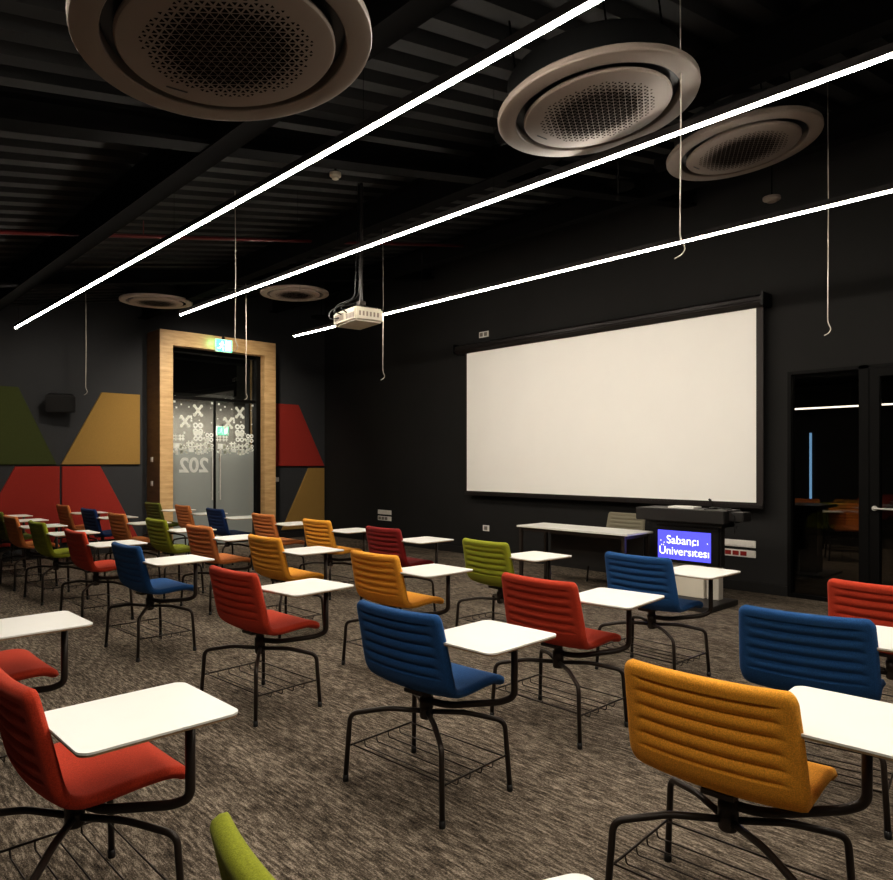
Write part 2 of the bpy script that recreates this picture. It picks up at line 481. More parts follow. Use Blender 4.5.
G0, G1, G2, G3 = 'tablet chairs in the row nearest the camera', 'tablet chairs in the second row', 'tablet chairs in the third row', 'tablet chairs in the row nearest the projection screen'
CH = [
 (.728,.929,-.10,'green','lime green chair at the bottom edge, only the top of its back showing',G0,-.3),
 (.679,2.416,.02,'red','large red tablet chair in the left foreground with its bright seat under the white tablet',G0,0,.07),
 (.68,3.87,.02,'red','red seat and white tablet cut off by the left edge, behind the foreground red chair',G0,0,.25),
 (2.15,.99,.06,'yellow','big mustard yellow tablet chair with ribbed back in the right foreground',G1,0),
 (2.108,2.352,.06,'blue','bright blue tablet chair standing in the centre foreground',G1,-.02),
 (2.10,3.84,.06,'red','red tablet chair standing left of the central blue chair',G1,.04,.28),
 (2.10,5.56,.04,'blue','blue tablet chair left of the middle, in line behind the two red chairs',G1,0),
 (2.15,7.0,.02,'red','red tablet chair right behind the left blue one, in front of a lime green one',G1,0),
 (2.15,8.30,.03,'green','lime green tablet chair at the left, between an orange and a red one',G1,0),
 (2.14,9.40,.03,'orange','orange tablet chair cut by the left edge beside a lime green one',G1,0),
 (2.20,10.42,.03,'olive','olive green chair at the left edge, mostly hidden behind an orange one',G1,0),
 (2.24,11.36,.03,'olive','farthest chair at the left edge, only its white tablet showing under the olive wall panel',G1,0),
 (3.27,1.13,.15,'blue','dark blue tablet chair at the right, behind the big mustard yellow chair',G2,0),
 (3.16,2.425,.0,'red','red tablet chair right of centre, between two blue ones',G2,.09,.25),
 (3.16,3.87,.02,'yellow','mustard yellow tablet chair in the middle, behind the central blue chair',G2,0),
 (3.15,5.36,.02,'yellow','yellow orange tablet chair behind the red chair left of centre',G2,0),
 (3.18,6.70,.04,'orange','orange tablet chair with yellowish seat, behind the left blue chair',G2,0),
 (3.19,7.80,.02,'green','lime green tablet chair left of the doors, second lime one from the left',G2,0),
 (3.18,9.0,.04,'orange','orange tablet chair before the red trapezoid panel, right of a navy one',G2,0),
 (3.20,10.15,.04,'navy','navy tablet chair in front of the left red wall panels',G2,0),
 (3.20,11.32,.03,'orange','small orange tablet chair farthest back, left of the navy one at the red panels',G2,0),
 (4.27,1.08,.0,'red','red chair cut by the right edge, in front of the dark glass door',G3,0),
 (4.37,2.55,-.03,'blue','blue tablet chair in front of the lectern',G3,0,.2),
 (4.26,3.85,-.04,'green','lime green tablet chair near the long white table',G3,0),
 (4.37,5.30,.01,'darkred','dark red tablet chair near the screen wall, right of a yellow one',G3,0),
 (4.42,6.52,.02,'yellow','yellow tablet chair under the mustard triangular wall panel',G3,0),
 (4.42,7.68,.0,'orange','orange tablet chair just before the right side of the oak door frame',G3,0),
 (4.43,8.98,-.02,'navy','navy tablet chair directly before the glass doors',G3,0),
 (4.42,10.0,-.02,'orange','orange tablet chair before the left door leaf, left of a navy one',G3,0),
 (4.37,11.0,.05,'olive','olive green tablet chair by the left side of the oak door frame',G3,0),
]
for c in CH: chair(*c)

# ------------------------------------------------------------------ ceiling units
def ac(x, y, h, label, tilt=(-.10,-.07), tm='taupe'):
    z = 1.45+h; top = zc(x)-z-.03
    t = thing('ceiling_air_conditioner', label, 'air conditioner', (x,y,z), 0, 'round ceiling air conditioners')
    t.rotation_euler = (*tilt, 0)
    bm = bmesh.new()
    lathe(bm, [(.408,.06),(.408,.004),(.412,0),(.485,0),(.496,.004),(.50,.012),(.50,.034),(.494,.04),(.44,.044)], 72)
    obj('outer_ring', bm, M[tm], t, True, 25)
    bm = bmesh.new(); lathe(bm, [(.0,.045),(.405,.045),(.409,.06),(.43,.065),(.43,.19),(.38,.21),(0,.21)], 60)
    obj('housing', bm, M['black'], t, True, 40)
    bm = bmesh.new(); lathe(bm, [(0,-.012),(.350,-.012),(.362,-.009),(.368,-.002),(.368,.008),(.31,.012),(.31,.05)], 72)
    p = obj('front_panel', bm, M[tm], t, True, 20)
    bm = bmesh.new(); a = .033; hh = a*math.sqrt(3)/2
    rng = random.Random(3)
    for i in range(-13, 14):
        for j in range(-13, 14):
            for up in (0, 1):
                # lattice with lines running along y
                py = j*a + (i % 2)*a/2; pxx = i*hh
                cx, cy = (pxx+hh/3, py+a/2) if up == 0 else (pxx+2*hh/3, py)
                d = math.hypot(cx, cy)
                if d > .285+.007*math.sin(7*math.atan2(cy, cx)): continue
                k = .86 if d < .18 else .86-.5*(d-.18)/.11
                if up == 0: tri = [(pxx, py), (pxx, py+a), (pxx+hh, py+a/2)]
                else: tri = [(pxx+hh, py-a/2), (pxx+hh, py+a/2), (pxx, py)]
                mx = sum(q[0] for q in tri)/3; my = sum(q[1] for q in tri)/3
                v = [bm.verts.new((mx+(q[0]-mx)*k, my+(q[1]-my)*k, -.0128)) for q in tri]
                bm.faces.new(v)
    obj('perforation', bm, M['hole'], p)
    bm = bmesh.new(); box(bm, (-.10,.305,-.0135), (-.02,.312,-.0115)); obj('marking', bm, M['black'], p)
    for q in range(4):
        an = PI/4+q*PI/2; X, Y = .38*math.cos(an), .38*math.sin(an)
        zt = zc(x+X)-z
        bm = bmesh.new(); tube(bm, [(X,Y,.15),(X,Y,zt-.03)], .005, 6)
        obj('hanger_rod', bm, M['beam'], t)
    bm = bmesh.new(); tube(bm, [(-.02,.38,.13),(-.02,.62,.14)], .05, 14); obj('duct_stub', bm, M['beam'], t, True, 50)
    return t
ac(1.14, 2.30, 1.44, 'largest round air conditioner at the top left, with a triangle perforated disc')
ac(3.00, 2.06, 1.77, 'round air conditioner right of the top centre, above the second light line')
ac(4.80, 2.11, 2.14, 'round air conditioner at the upper right, farthest right of all')
ac(4.02, 10.40, 2.33, 'small far round air conditioner left, above the oak door frame', (.02,-.02), 'taupelit')
ac(5.59, 9.17, 2.49, 'small far round air conditioner between the two light line ends', (0,-.03), 'taupelit')

def light_line(x, y0, y1, label):
    z = 3.15
    t = thing('linear_light', label, 'ceiling light', (x,(y0+y1)/2,z), 0, 'linear pendant lights')
    L = (y1-y0)/2
    bm = bxs(((-.019,-L,.004),(.019,L,.045)), bev=.002)
    obj('housing', bm, M['casing'], t)
    bm = bmesh.new(); prism(bm, [(.0138*math.cos(PI*k/8), .004-.012*math.sin(PI*k/8)) for k in range(9)], 'y', -L+.004, L-.004); obj('diffuser', bm, M['led'], t)
    n = max(2, int((y1-y0)/2.4))
    for i in range(n+1):
        yy = -L+.15+(2*L-.3)*i/n
        bm = bmesh.new(); tube(bm, [(0,yy,.04),(0,yy,zc(x)-z-.002)], .0012, 5)
        obj('suspension_wire', bm, M['beam'], t)
light_line(2.19, -2.0, 10.25, 'glowing linear light nearest the camera, ending at the far left')
light_line(3.38, -1.8, 8.03, 'glowing linear light in the middle, passing behind the projector pole')
light_line(5.07, -1.8, 8.34, 'glowing linear light nearest the projection screen')
light_line(.15, -2.3, 3.4, 'glowing linear light above and behind the camera')

# pipes and small ceiling devices
bm = bmesh.new(); tube(bm, [(XB,6.78,zc(XB)-.15),(7.05,6.78,zc(7.05)-.15)], .018, 10)
for x in (-.5,2.5,5.5): tube(bm, [(x,6.78,zc(x)-.15),(x,6.78,zc(x)-.002)], .005, 6)
tag(obj('sprinkler_pipe', bm, M['pipe'], None, True), 'thin dark red pipe crossing below the roof deck at the left', 'pipe', 'red sprinkler pipes')
bm = bmesh.new(); tube(bm, [(7.2,YB,zc(7.2)-.17),(7.2,YW,zc(7.2)-.17)], .028, 10)
for y in (0,3.2,6,9): tube(bm, [(7.2,y,zc(7.2)-.17),(7.2,y,zc(7.2)-.002)], .005, 6)
tag(obj('sprinkler_pipe', bm, M['pipe'], None, True), 'dark red pipe under the roof deck running along the screen wall', 'pipe', 'red sprinkler pipes')
def pendant_disc(name, x, y, z, r, m, label, cat):
    t = thing(name, label, cat, (x,y,z))
    bm = bmesh.new(); lathe(bm, [(0,-.03),(r*.55,-.028),(r*.7,-.012),(r,-.006),(r,.02),(0,.02)], 28); obj('body', bm, m, t, True, 40)
    bm = bmesh.new(); tube(bm, [(0,0,.018),(0,0,zc(x)-z-.002)], .007, 8); obj('stem', bm, M['beam'], t)
pendant_disc('smoke_detector', 3.18, 4.62, 3.70, .045, M['projbody'], 'little pale smoke detector above the projector pole', 'detector')
pendant_disc('smoke_detector', 7.30, 2.91, 4.11, .085, M['taupe'], 'pale oval smoke detector under the roof above the screen', 'detector')
pendant_disc('ceiling_speaker', 6.2, 4.0, 4.25, .16, M['beam'], 'dark round ceiling speaker left of the right air conditioner', 'speaker')
pendant_disc('ceiling_speaker', 6.6, 10.0, 3.86, .17, M['beam'], 'dark round ceiling speaker left of the projector', 'speaker')

# hanging cords
def cord(x, y, z, label):
    bm = bmesh.new()
    pts = [(x,y,zc(x)-.002),(x+.004,y-.004,(zc(x)+z)/2),(x,y,z+.10),(x+.018,y-.018,z+.05),(x+.008,y-.008,z+.02),(x-.018,y+.018,z)]
    tube(bm, fillet(pts, .03, 4), .0038, 6)
    tag(obj('hanging_cord', bm, M['cord'], None, True), label, 'cord', 'cords hanging from the ceiling')
cord(3.06,1.64,2.40,'pale cord hanging at the right in front of the light lines, above the screen')
cord(5.72,1.87,2.40,'pale cord hanging at the far right beside the screen')
cord(5.10,6.45,2.40,'pale cord hanging just right of the projector')
cord(2.87,5.68,2.40,'pale cord hanging before the exit sign')
cord(5.20,9.94,2.40,'pale cord hanging down to the door transom, right of the exit sign')
cord(3.17,10.77,2.40,'pale cord hanging right of the wall loudspeaker')

# projector
PJ = Vector((3.84, 5.17, 2.755))
t = thing('projector', 'off white projector hanging from a dark pole', 'projector', PJ, R(-8))
bm = bmesh.new(); box(bm, (-.17,-.20,-.065), (.12,.23,.06)); bevel(bm, .018, 3); obj('body', bm, M['projbody'], t, True, 40)
bm = bmesh.new()
for i in range(7): box(bm, (-.1725,.02+i*.024,-.03), (-.165,.034+i*.024,.03))
obj('vent', bm, M['taupe'], t); bm = bmesh.new()
for i in range(6): box(bm, (-.1725,-.18+i*.026,-.035), (-.165,-.165+i*.026,.01))
obj('vent', bm, M['taupe'], t); bm = bmesh.new()
for i in range(6): box(bm, (-.13+i*.036,-.2025,-.02), (-.113+i*.036,-.195,.02))
obj('vent', bm, M['taupe'], t)
bm = bmesh.new(); tube(bm, [(.11,.08,0),(.15,.08,0)], .035, 20); obj('lens', bm, M['lens'], t, True, 40)
bm = bmesh.new(); box(bm, (-.08,-.09,.06), (.08,.09,.072)); 
for a in (-1,1):
    for b in (-1,1): tube(bm, [(a*.07,b*.08,.05),(a*.07,b*.08,.065),(a*.02,b*.02,.115)], .006, 6)
box(bm, (-.03,-.03,.11), (.03,.03,.15)); obj('mount', bm, M['metal'], t)
bm = bmesh.new(); tube(bm, [(0,0,.14),(0,0,zc(PJ.x)-PJ.z-.002)], .017, 12); obj('pole', bm, M['casing'], t, True, 40)
bm = bmesh.new()
for k, pts in enumerate(([(-.17,.10,.0),(-.24,.16,-.02),(-.22,.20,.07),(-.10,.12,.14),(-.01,.02,.20),(-.02,.0,.6),(-.02,0,1.2)],
    [(-.17,.05,.02),(-.23,.10,.05),(-.18,.12,.12),(-.05,.03,.18),(-.025,.02,.8),(-.02,.02,1.25)],
    [(-.17,-.05,.02),(-.22,-.02,.06),(-.14,.04,.13),(0,.03,.12),(.08,-.02,.10),(.10,-.12,.08)],
    [(-.10,.20,.05),(-.16,.24,.05),(-.15,.20,.12),(-.05,.10,.13),(.02,.0,.17)])):
    tube(bm, fillet(pts, .06, 4), .006, 6)
obj('cables', bm, M['black'], t, True)

# ------------------------------------------------------------------ projection screen
XS = XW-.15
t = thing('projection_screen', 'large white pull down projection screen in a dark border on the screen wall', 'projection screen', (XS,5.48,.94))
def scr(a, b, bev=0): return bxs(((XS+a[0]-XS, a[1]-5.48, a[2]-.94), (b[0]-XS, b[1]-5.48, b[2]-.94)), bev=bev)
obj('screen_surface', bxs(((-.004,-2.225,.065),(0,2.225,2.22))), M['screen'], t)
obj('border', bxs(((.0,-2.30,.03),(.006,2.26,2.26))), M['scrframe'], t)
obj('bottom_bar', bxs(((-.012,-2.30,.0),(.018,2.27,.045)), bev=.005), M['casing'], t)
bm = bmesh.new(); prism(bm, [(-.03,2.19),(.04,2.19),(.145,2.22),(.145,2.31),(-.02,2.33),(-.07,2.30),(-.07,2.23)], 'y', -2.31, 2.43)
obj('casing', bm, M['casing'], t)
bm = bmesh.new(); tube(bm, [(-.05,-2.32,2.245),(-.05,2.44,2.245)], .028, 12); obj('roller', bm, M['casing'], t, True, 40)
obj('end_cap', bxs(((-.09,-2.335,2.20),(.145,-2.305,2.345)), bev=.006), M['black'], t)
obj('end_cap', bxs(((-.09,2.43,2.20),(.145,2.46,2.345)), bev=.006), M['black'], t)

# wall fittings on the screen wall
def plate(y0, y1, z0, z1, label, name='wall_socket', cat='socket', cells=(), grp=None):
    t = thing(name, label, cat, (XW,(y0+y1)/2,(z0+z1)/2), 0, grp)
    w, h = abs(y1-y0)/2, abs(z1-z0)/2
    obj('plate', bxs(((-.014,-w,-h),(0,w,h)), bev=.003), M['socket'], t)
    for (f0, f1, mm) in cells:
        bm = bxs(((-.018, w-2*w*f0, -h*.62), (-.010, w-2*w*f1, h*.62)), bev=.002)
        obj('outlet', bm, mm, t)
S3 = [(.05,.27,M['socket']),(.29,.51,M['socket']),(.53,.75,M['socket']),(.78,.95,M['socket'])]
SR = [(.06,.25,M['sockred']),(.30,.49,M['sockred']),(.54,.73,M['sockred']),(.78,.95,M['socket'])]
SG = [(.06,.25,M['sockgrey']),(.30,.49,M['sockgrey']),(.54,.73,M['sockgrey']),(.78,.95,M['socket'])]
plate(3.32,3.69,.49,.57,'white socket strip on the wall right of the lectern, the upper one',cells=S3,grp='socket strips by the lectern')
plate(3.32,3.69,.38,.46,'socket strip with three red outlets right of the lectern',cells=SR,grp='socket strips by the lectern')
plate(9.74,10.12,.51,.59,'white socket strip at the left of the screen wall, the upper one',cells=S3,grp='socket strips near the corner')
plate(9.74,10.12,.40,.48,'white socket strip with dark outlets at the left of the screen wall, the lower one',cells=SG,grp='socket strips near the corner')
plate(7.37,7.50,.39,.48,'single small white socket low under the left end of the screen',cells=[(.25,.75,M['sockgrey'])])
plate(7.38,7.58,3.37,3.46,'small white box on the wall above the left end of the screen casing','sensor_box','sensor',[(.1,.4,M['sockgrey']),(.55,.85,M['sockgrey'])])

# ------------------------------------------------------------------ oak door frame and glass doors
YF = 11.31
fr = struct('trim_7', bxs(((4.43,YF,0),(4.64,YW,3.58)), ((6.28,YF,0),(6.5,YW,3.58)), ((4.64,YF,3.34),(6.28,YW,3.58)), bev=.002), M['oak'])
struct('trim_10', bxs(((4.424,YF+.003,0),(4.4295,YW,3.575))), M['oakshade'])  # added dark strip that paints the shade on the frame's left side
GY = 11.56
bm = bxs(((4.64,GY-.06,0),(4.70,GY+.06,3.34)), ((6.20,GY-.10,0),(6.28,GY+.06,3.34)), ((4.70,GY-.06,3.28),(6.20,GY+.06,3.34)), ((4.70,GY-.04,2.50),(6.20,GY+.04,2.55)))
struct('trim_8', bm, M['frame'])
w = struct('window_1', bxs(((4.70,GY-.006,2.55),(6.20,GY+.006,3.28))), M['glass'])

def poly(bm, pts, y):
    v = [bm.verts.new((p[0], y, p[1])) for p in pts]; bm.faces.new(v)
def rectp(bm, cx, cz, w, h, a, y):
    c, s = math.cos(a), math.sin(a)
    poly(bm, [(cx+c*dx-s*dz, cz+s*dx+c*dz) for dx, dz in ((-w/2,-h/2),(w/2,-h/2),(w/2,h/2),(-w/2,h/2))], y)
def ringp(bm, cx, cz, r0, r1, y, n=14):
    for k in range(n):
        a, b = 2*PI*k/n, 2*PI*(k+1)/n
        poly(bm, [(cx+r0*math.cos(a),cz+r0*math.sin(a)),(cx+r1*math.cos(a),cz+r1*math.sin(a)),(cx+r1*math.cos(b),cz+r1*math.sin(b)),(cx+r0*math.cos(b),cz+r0*math.sin(b))], y)
def discp(bm, cx, cz, r, y): poly(bm, [(cx+r*math.cos(2*PI*k/10), cz+r*math.sin(2*PI*k/10)) for k in range(10)], y)
def sym(bm, kind, cx, cz, s, y):
    if kind == 'x':
        for a in (R(52),R(-52)): rectp(bm, cx, cz, s*1.25, s*.26, a, y)
        for dx in (-.36,.36):
            for dz in (-.45,.45): discp(bm, cx+dx*s, cz+dz*s, s*.17, y)
    elif kind == '8':
        ringp(bm, cx-.22*s, cz+.25*s, .10*s, .24*s, y); ringp(bm, cx+.22*s, cz+.25*s, .10*s, .24*s, y)
        ringp(bm, cx-.22*s, cz-.25*s, .10*s, .24*s, y); ringp(bm, cx+.22*s, cz-.25*s, .10*s, .24*s, y)
    elif kind == '#':
        for d in (-.22,.22):
            rectp(bm, cx+d*s, cz, .17*s, .95*s, 0, y); rectp(bm, cx, cz+d*s, .95*s, .17*s, 0, y)
    elif kind == 'q': rectp(bm, cx, cz, s, s*.7, 0, y)
    else: rectp(bm, cx, cz, s*.4, s*.4, 0, y)
def decor(x0, x1):
    """vinyl symbols on one leaf; x0 is its left edge seen from the room"""
    bm = bmesh.new(); y = GY-.0125; W = x1-x0
    rng = random.Random(11)
    for k, fx, z, s in (('x',.62,2.32,.17),('x',.32,2.13,.17),('8',.62,2.02,.20),('8',.62,1.89,.18),('#',.24,1.86,.11),('#',.06,1.86,.11),('8',.95,1.87,.16),
        ('x',.82,1.80,.12),('#',.44,1.74,.14),('#',.64,1.70,.15),('#',.85,1.69,.13),('q',.14,1.72,.13),('x',.30,1.66,.12),('q',.46,1.65,.09),('8',.97,1.70,.12)):
        cx = x0+W*fx; s2 = s
        cx = max(x0+s2*.52, min(x1-s2*.52, cx)); sym(bm, k, cx, z, s, y)
    for _ in range(20):
        sym(bm, '.', x0+.03+(W-.06)*rng.random(), 1.9+.56*rng.random(), .035+.06*rng.random(), y)
    for _ in range(30):
        sym(bm, '.', x0+.03+(W-.06)*rng.random(), 1.58+.16*rng.random(), .05+.08*rng.random(), y)
    return bm
def text_mesh(name, body, size, m, parent, mtx, offset=0.0, extrude=0.0, align='CENTER'):
    cu = bpy.data.curves.new(name+'_txt', 'FONT'); cu.body = body; cu.size = size; cu.align_x = align; cu.align_y = 'CENTER'; cu.offset = offset; cu.extrude = extrude
    to = bpy.data.objects.new(name+'_txt', cu); COL.objects.link(to)
    dg = bpy.context.evaluated_depsgraph_get(); me = bpy.data.meshes.new_from_object(to.evaluated_get(dg))
    bpy.data.objects.remove(to); bpy.data.curves.remove(cu)
    me.transform(mtx); me.materials.clear(); me.materials.append(m)
    o = bpy.data.objects.new(name, me); COL.objects.link(o); o.parent = parent; return o
for i, (x0, x1) in enumerate(((4.70,5.445),(5.475,6.20))):
    d = bpy.data.objects.new('door_%d' % (i+1), None); COL.objects.link(d); d['kind'] = 'structure'
    obj('pane', bxs(((x0,GY-.006,.01),(x1,GY+.006,2.50))), M['glass'], d)
    obj('frosted_film', bxs(((x0+.01,GY-.011,.02),(x1-.01,GY-.009,1.66))), M['film'], d)
    obj('vinyl_symbols', decor(x0, x1), M['frost'], d)
    xs = x1 if i == 0 else x0
    sgn = -1 if i == 0 else 1
    obj('stile', bxs(((xs,GY-.02,.01),(xs-sgn*.015,GY+.02,2.50))), M['frame'], d)
    bm = bmesh.new(); hx = xs+sgn*.055
    tube(bm, [(hx,GY-.07,.80),(hx,GY-.07,1.66)], .011, 10)
    for z in (.93,1.53): tube(bm, [(hx,GY-.07,z),(hx,GY-.006,z)], .007, 8)
    obj('handle', bm, M['steel'], d, True, 40)
    if i == 0:
        # room number, read mirrored from inside the room
        mt = Matrix.Translation((5.09,GY-.0135,1.385)) @ Matrix(((-1,0,0,0),(0,0,-1,0),(0,1,0,0),(0,0,0,1)))
        text_mesh('room_number', '202', .34, M['frost'], d, mt, offset=.010)
# exit signs
def exit_sign(x, y, z, label):
    t = thing('exit_sign', label, 'exit sign', (x,y,z), 0, 'green exit signs')
    obj('housing', bxs(((-.15,-.0,-.11),(.15,.045,.11)), bev=.004), M['socket'], t)
    obj('sign_face', bxs(((-.142,-.004,-.10),(.142,0,.10))), M['signgreen'], t)
    bm = bmesh.new(); yy = -.006
    poly(bm, [(.02,-.08),(.12,-.08),(.12,.085),(.02,.085)], yy)           # white doorway
    discp(bm, -.035, .06, .018, yy)
    for (a, b, wd) in (((-.035,.04),(-.05,-.01),.03),((-.05,-.01),(-.015,-.04),.018),((-.015,-.04),(-.02,-.08),.016),((-.05,-.01),(-.08,-.045),.018),((-.08,-.045),(-.12,-.05),.014),((-.04,.035),(-.005,.01),.013),((-.04,.035),(-.085,.02),.013)):
        mx, mz = (a[0]+b[0])/2, (a[1]+b[1])/2
        rectp(bm, mx, mz, math.hypot(b[0]-a[0], b[1]-a[1])+.01, wd, math.atan2(b[1]-a[1], b[0]-a[0]), yy)
    obj('pictogram', bm, M['signwhite'], t)
    obj('bracket', bxs(((-.02,.01,.105),(.02,.045,.16))), M['black'], t)
    return t
exit_sign(5.49, YF-.05, 3.42, 'lit green exit sign at the top of the oak door frame')
far = exit_sign(6.46, 13.3, 2.07, 'green sign standing in for an exit sign reflection in the glass door'); far.scale = (.85,.85,.85)  # stands in for the exit sign's reflection in the door glass
for c_ in far.children:
    if c_.name.startswith(('sign_face','pictogram')):
        c_.data.materials[0] = M['signfar'] if c_.name.startswith('sign_face') else M['signreflw']

# switches
def switch(label, loc, rz):
    t = thing('light_switch', label, 'switch', loc, rz, 'wall switches by the door')
    obj('plate', bxs(((-.042,-.012,-.042),(.042,0,.042)), bev=.003), M['socket'], t)
    obj('rocker', bxs(((-.022,-.017,-.028),(.022,-.010,.028)), bev=.002), M['socket'], t)
switch('upper white switch on the side of the oak door frame', (4.423,11.62,1.49), R(-90))
switch('lower white switch on the side of the oak door frame', (4.423,11.62,1.10), R(-90))
switch('white switch on the dark wall right of the door frame', (6.83,YW,1.12), 0)

# corridor behind the doors
struct('wall_corridor', bxs(((3.2,14.2,0),(9.6,14.3,3.6)), ((3.1,12.0,0),(3.2,14.3,3.6)), ((9.6,12.0,0),(9.7,14.3,3.6))), M['corr'])
struct('floor_corridor', bxs(((3.1,12.0,-.1),(9.7,14.3,0))), M['corrfloor'])
struct('ceiling_corridor', bxs(((3.1,12.0,3.6),(9.7,14.3,3.7)), ((3.2,13.0,2.75),(6.6,14.2,3.45)), ((3.2,12.3,3.3),(9.6,12.6,3.5))), M['beam'])

# ------------------------------------------------------------------ felt wall panels
def panel(pts, m, label):
    bm = bmesh.new(); prism(bm, pts, 'y', YW-.045, YW-.001); bevel(bm, .006, 1)
    tag(obj('wall_panel', bm, m), label, 'wall panel', 'felt trapezoid wall panels')
ZT, ZM0, ZM1, ZB = 2.55, 1.41, 1.385, .22
panel([(1.45,ZT),(2.56,ZT),(3.07,ZM0),(1.45,ZM0)], M['p_olive'], 'olive green felt panel at the left edge')
panel([(3.13,ZM0),(3.71,ZT),(4.30,ZT),(4.30,ZM0)], M['p_mustard'], 'mustard felt panel between the loudspeaker and the door')
panel([(1.95,ZB),(2.52,ZM1),(3.11,ZM1),(3.11,ZB)], M['p_red'], 'red felt panel low on the left, left of the seam')
panel([(3.14,ZB),(3.14,ZM1),(3.69,ZM1),(4.27,ZB)], M['p_red'], 'red felt panel low under the mustard one, sloping down to the door')
panel([(6.70,ZM0-.04),(6.70,ZT),(7.28,ZT),(7.87,ZM0-.04)], M['p_red'], 'red felt panel right of the door frame')
panel([(6.92,ZB-.06),(7.51,ZM1-.05),(7.87,ZM1-.05),(7.87,ZB-.06)], M['p_mustard'], 'mustard felt panel low right of the door, in the corner')

# loudspeaker
t = thing('loudspeaker', 'black loudspeaker on the wall between the olive and mustard panels', 'speaker', (3.13,YW-.03,2.37), R(-16))
bm = bmesh.new(); prism(bm, [(-.20,-.34),(.20,-.34),(.15,-.08),(-.15,-.08)], 'z', -.13, .13); bevel(bm, .012, 2)
for v in bm.verts: v.co = Matrix.Rotation(R(10), 4, 'X') @ v.co
o = obj('cabinet', bm, M['speaker'], t)
bm = bmesh.new(); box(bm, (-.185,-.347,-.115), (.185,-.338,.115)); bevel(bm, .004, 1)
for v in bm.verts: v.co = Matrix.Rotation(R(10), 4, 'X') @ v.co
obj('grille', bm, M['black'], t)
obj('bracket', bxs(((-.03,-.12,-.05),(.03,0,.05))), M['metal'], t)

# ------------------------------------------------------------------ glazed front at the right
GXc = XW+.05
bm = bmesh.new()
for a, b in (((XW-.01,2.945,0),(XW+.10,2.98,2.42)), ((XW-.01,2.20,0),(XW+.10,2.29,2.42)), ((XW-.01,.42,2.385),(XW+.10,2.945,2.42)), ((XW-.01,2.29,0),(XW+.10,2.945,.04)), ((XW-.01,.35,0),(XW+.10,.42,2.42))): box(bm, a, b)
struct('trim_9', bm, M['frame'])
struct('window_2', bxs(((GXc-.005,2.29,.04),(GXc+.005,2.945,2.385))), M['darkglass'])
d = bpy.data.objects.new('door_3', None); COL.objects.link(d); d['kind'] = 'structure'
obj('pane', bxs(((GXc-.005,.50,.08),(GXc+.005,2.11,2.30))), M['darkglass'], d)
obj('door_frame', bxs(((XW,.42,.01),(XW+.08,.50,2.385)), ((XW,2.11,.01),(XW+.08,2.20,2.385)), ((XW,.50,.01),(XW+.08,2.11,.08)), ((XW,.50,2.30),(XW+.08,2.11,2.385))), M['frame'], d)
bm = bmesh.new(); tube(bm, fillet([(XW,2.15,.99),(XW-.06,2.15,.99),(XW-.06,1.97,.99)], .02, 3), .010, 10); tube(bm, [(XW+.001,2.15,.99),(XW-.012,2.15,.99)], .026, 16)
obj('handle', bm, M['steel'], d, True, 40)
# added dark room; its contents stand in for reflections in the dark glass
struct('wall_annex', bxs(((13.4,-.6,0),(13.5,7,2.8)), ((XW+.16,7,0),(13.5,7.1,2.8)), ((XW+.16,-.7,0),(13.5,-.6,2.8))), M['wall'])
struct('floor_annex', bxs(((XW+.16,-.7,-.1),(13.5,7.1,0))), M['carpet'])
struct('ceiling_annex', bxs(((XW+.16,-.7,2.8),(13.5,7.1,2.9))), M['beam'])
t = thing('linear_light', 'thin light line standing in for a reflection in the dark glass at the right', 'ceiling light', (12,3.6,2.31))
obj('diffuser', bxs(((-.02,-2.8,-.012),(.02,2.8,.012))), M['led2'], t)
bm = bmesh.new()
for y in (-2.5,0,2.5): tube(bm, [(0,y,.01),(0,y,.5)], .003, 6)
obj('suspension_wire', bm, M['metal'], t)
tag(obj('slot_reflection', bxs(((13.36,4.64,.75),(13.40,4.67,1.97))), M['skyblue']), 'narrow bluish upright strip standing in for a reflection in the dark glass', 'window slot')
chair(11.5,3.45,R(205),'orange','orange chair standing in for a reflection in the dark glass, beside a dark table','chairs standing in for reflections in the dark glass')
chair(12.5,4.50,R(190),'orange','farther orange chair standing in for a reflection in the dark glass','chairs standing in for reflections in the dark glass')
t = thing('side_table', 'dark small table standing in for a reflection in the glass at the right', 'table', (9.75,3.42,0))
obj('table_top', bxs(((-.35,-.24,.86),(.35,.24,.90)), bev=.005), M['lectern'], t)
obj('pedestal', bxs(((-.10,-.14,.03),(.10,.14,.86))), M['lectern'], t)
obj('base', bxs(((-.35,-.30,0),(.35,.30,.03))), M['lectern'], t)

# ------------------------------------------------------------------ lecture table, chair and lectern
t = thing('lecture_table', 'long white topped table on dark legs near the screen wall', 'table', (6.64,4.76,0))
obj('table_top', bxs(((-.26,-.755,.678),(.26,.755,.70)), bev=.004), M['white'], t)
for sx in (-1,1):
    for sy in (-1,1):
        bm = bmesh.new(); box(bm, (sx*.235-.018,sy*.70-.018,0.045), (sx*.235+.018,sy*.70+.018,.678))
        l = obj('leg', bm, M['metal'], t)
        bm = bmesh.new(); tube(bm, [(sx*.235-.012,sy*.70,.028),(sx*.235+.012,sy*.70,.028)], .028, 16); obj('caster', bm, M['foot'], l, True, 40)
obj('frame', bxs(((-.235,-.70,.64),(-.205,.70,.676)), ((.205,-.70,.64),(.235,.70,.676)), ((-.205,-.715,.64),(.205,-.685,.676)), ((-.205,.685,.64),(.205,.715,.676))), M['metal'], t)
obj('modesty_panel', bxs(((.14,-.70,.25),(.155,.55,.64))), M['lectern'], t)

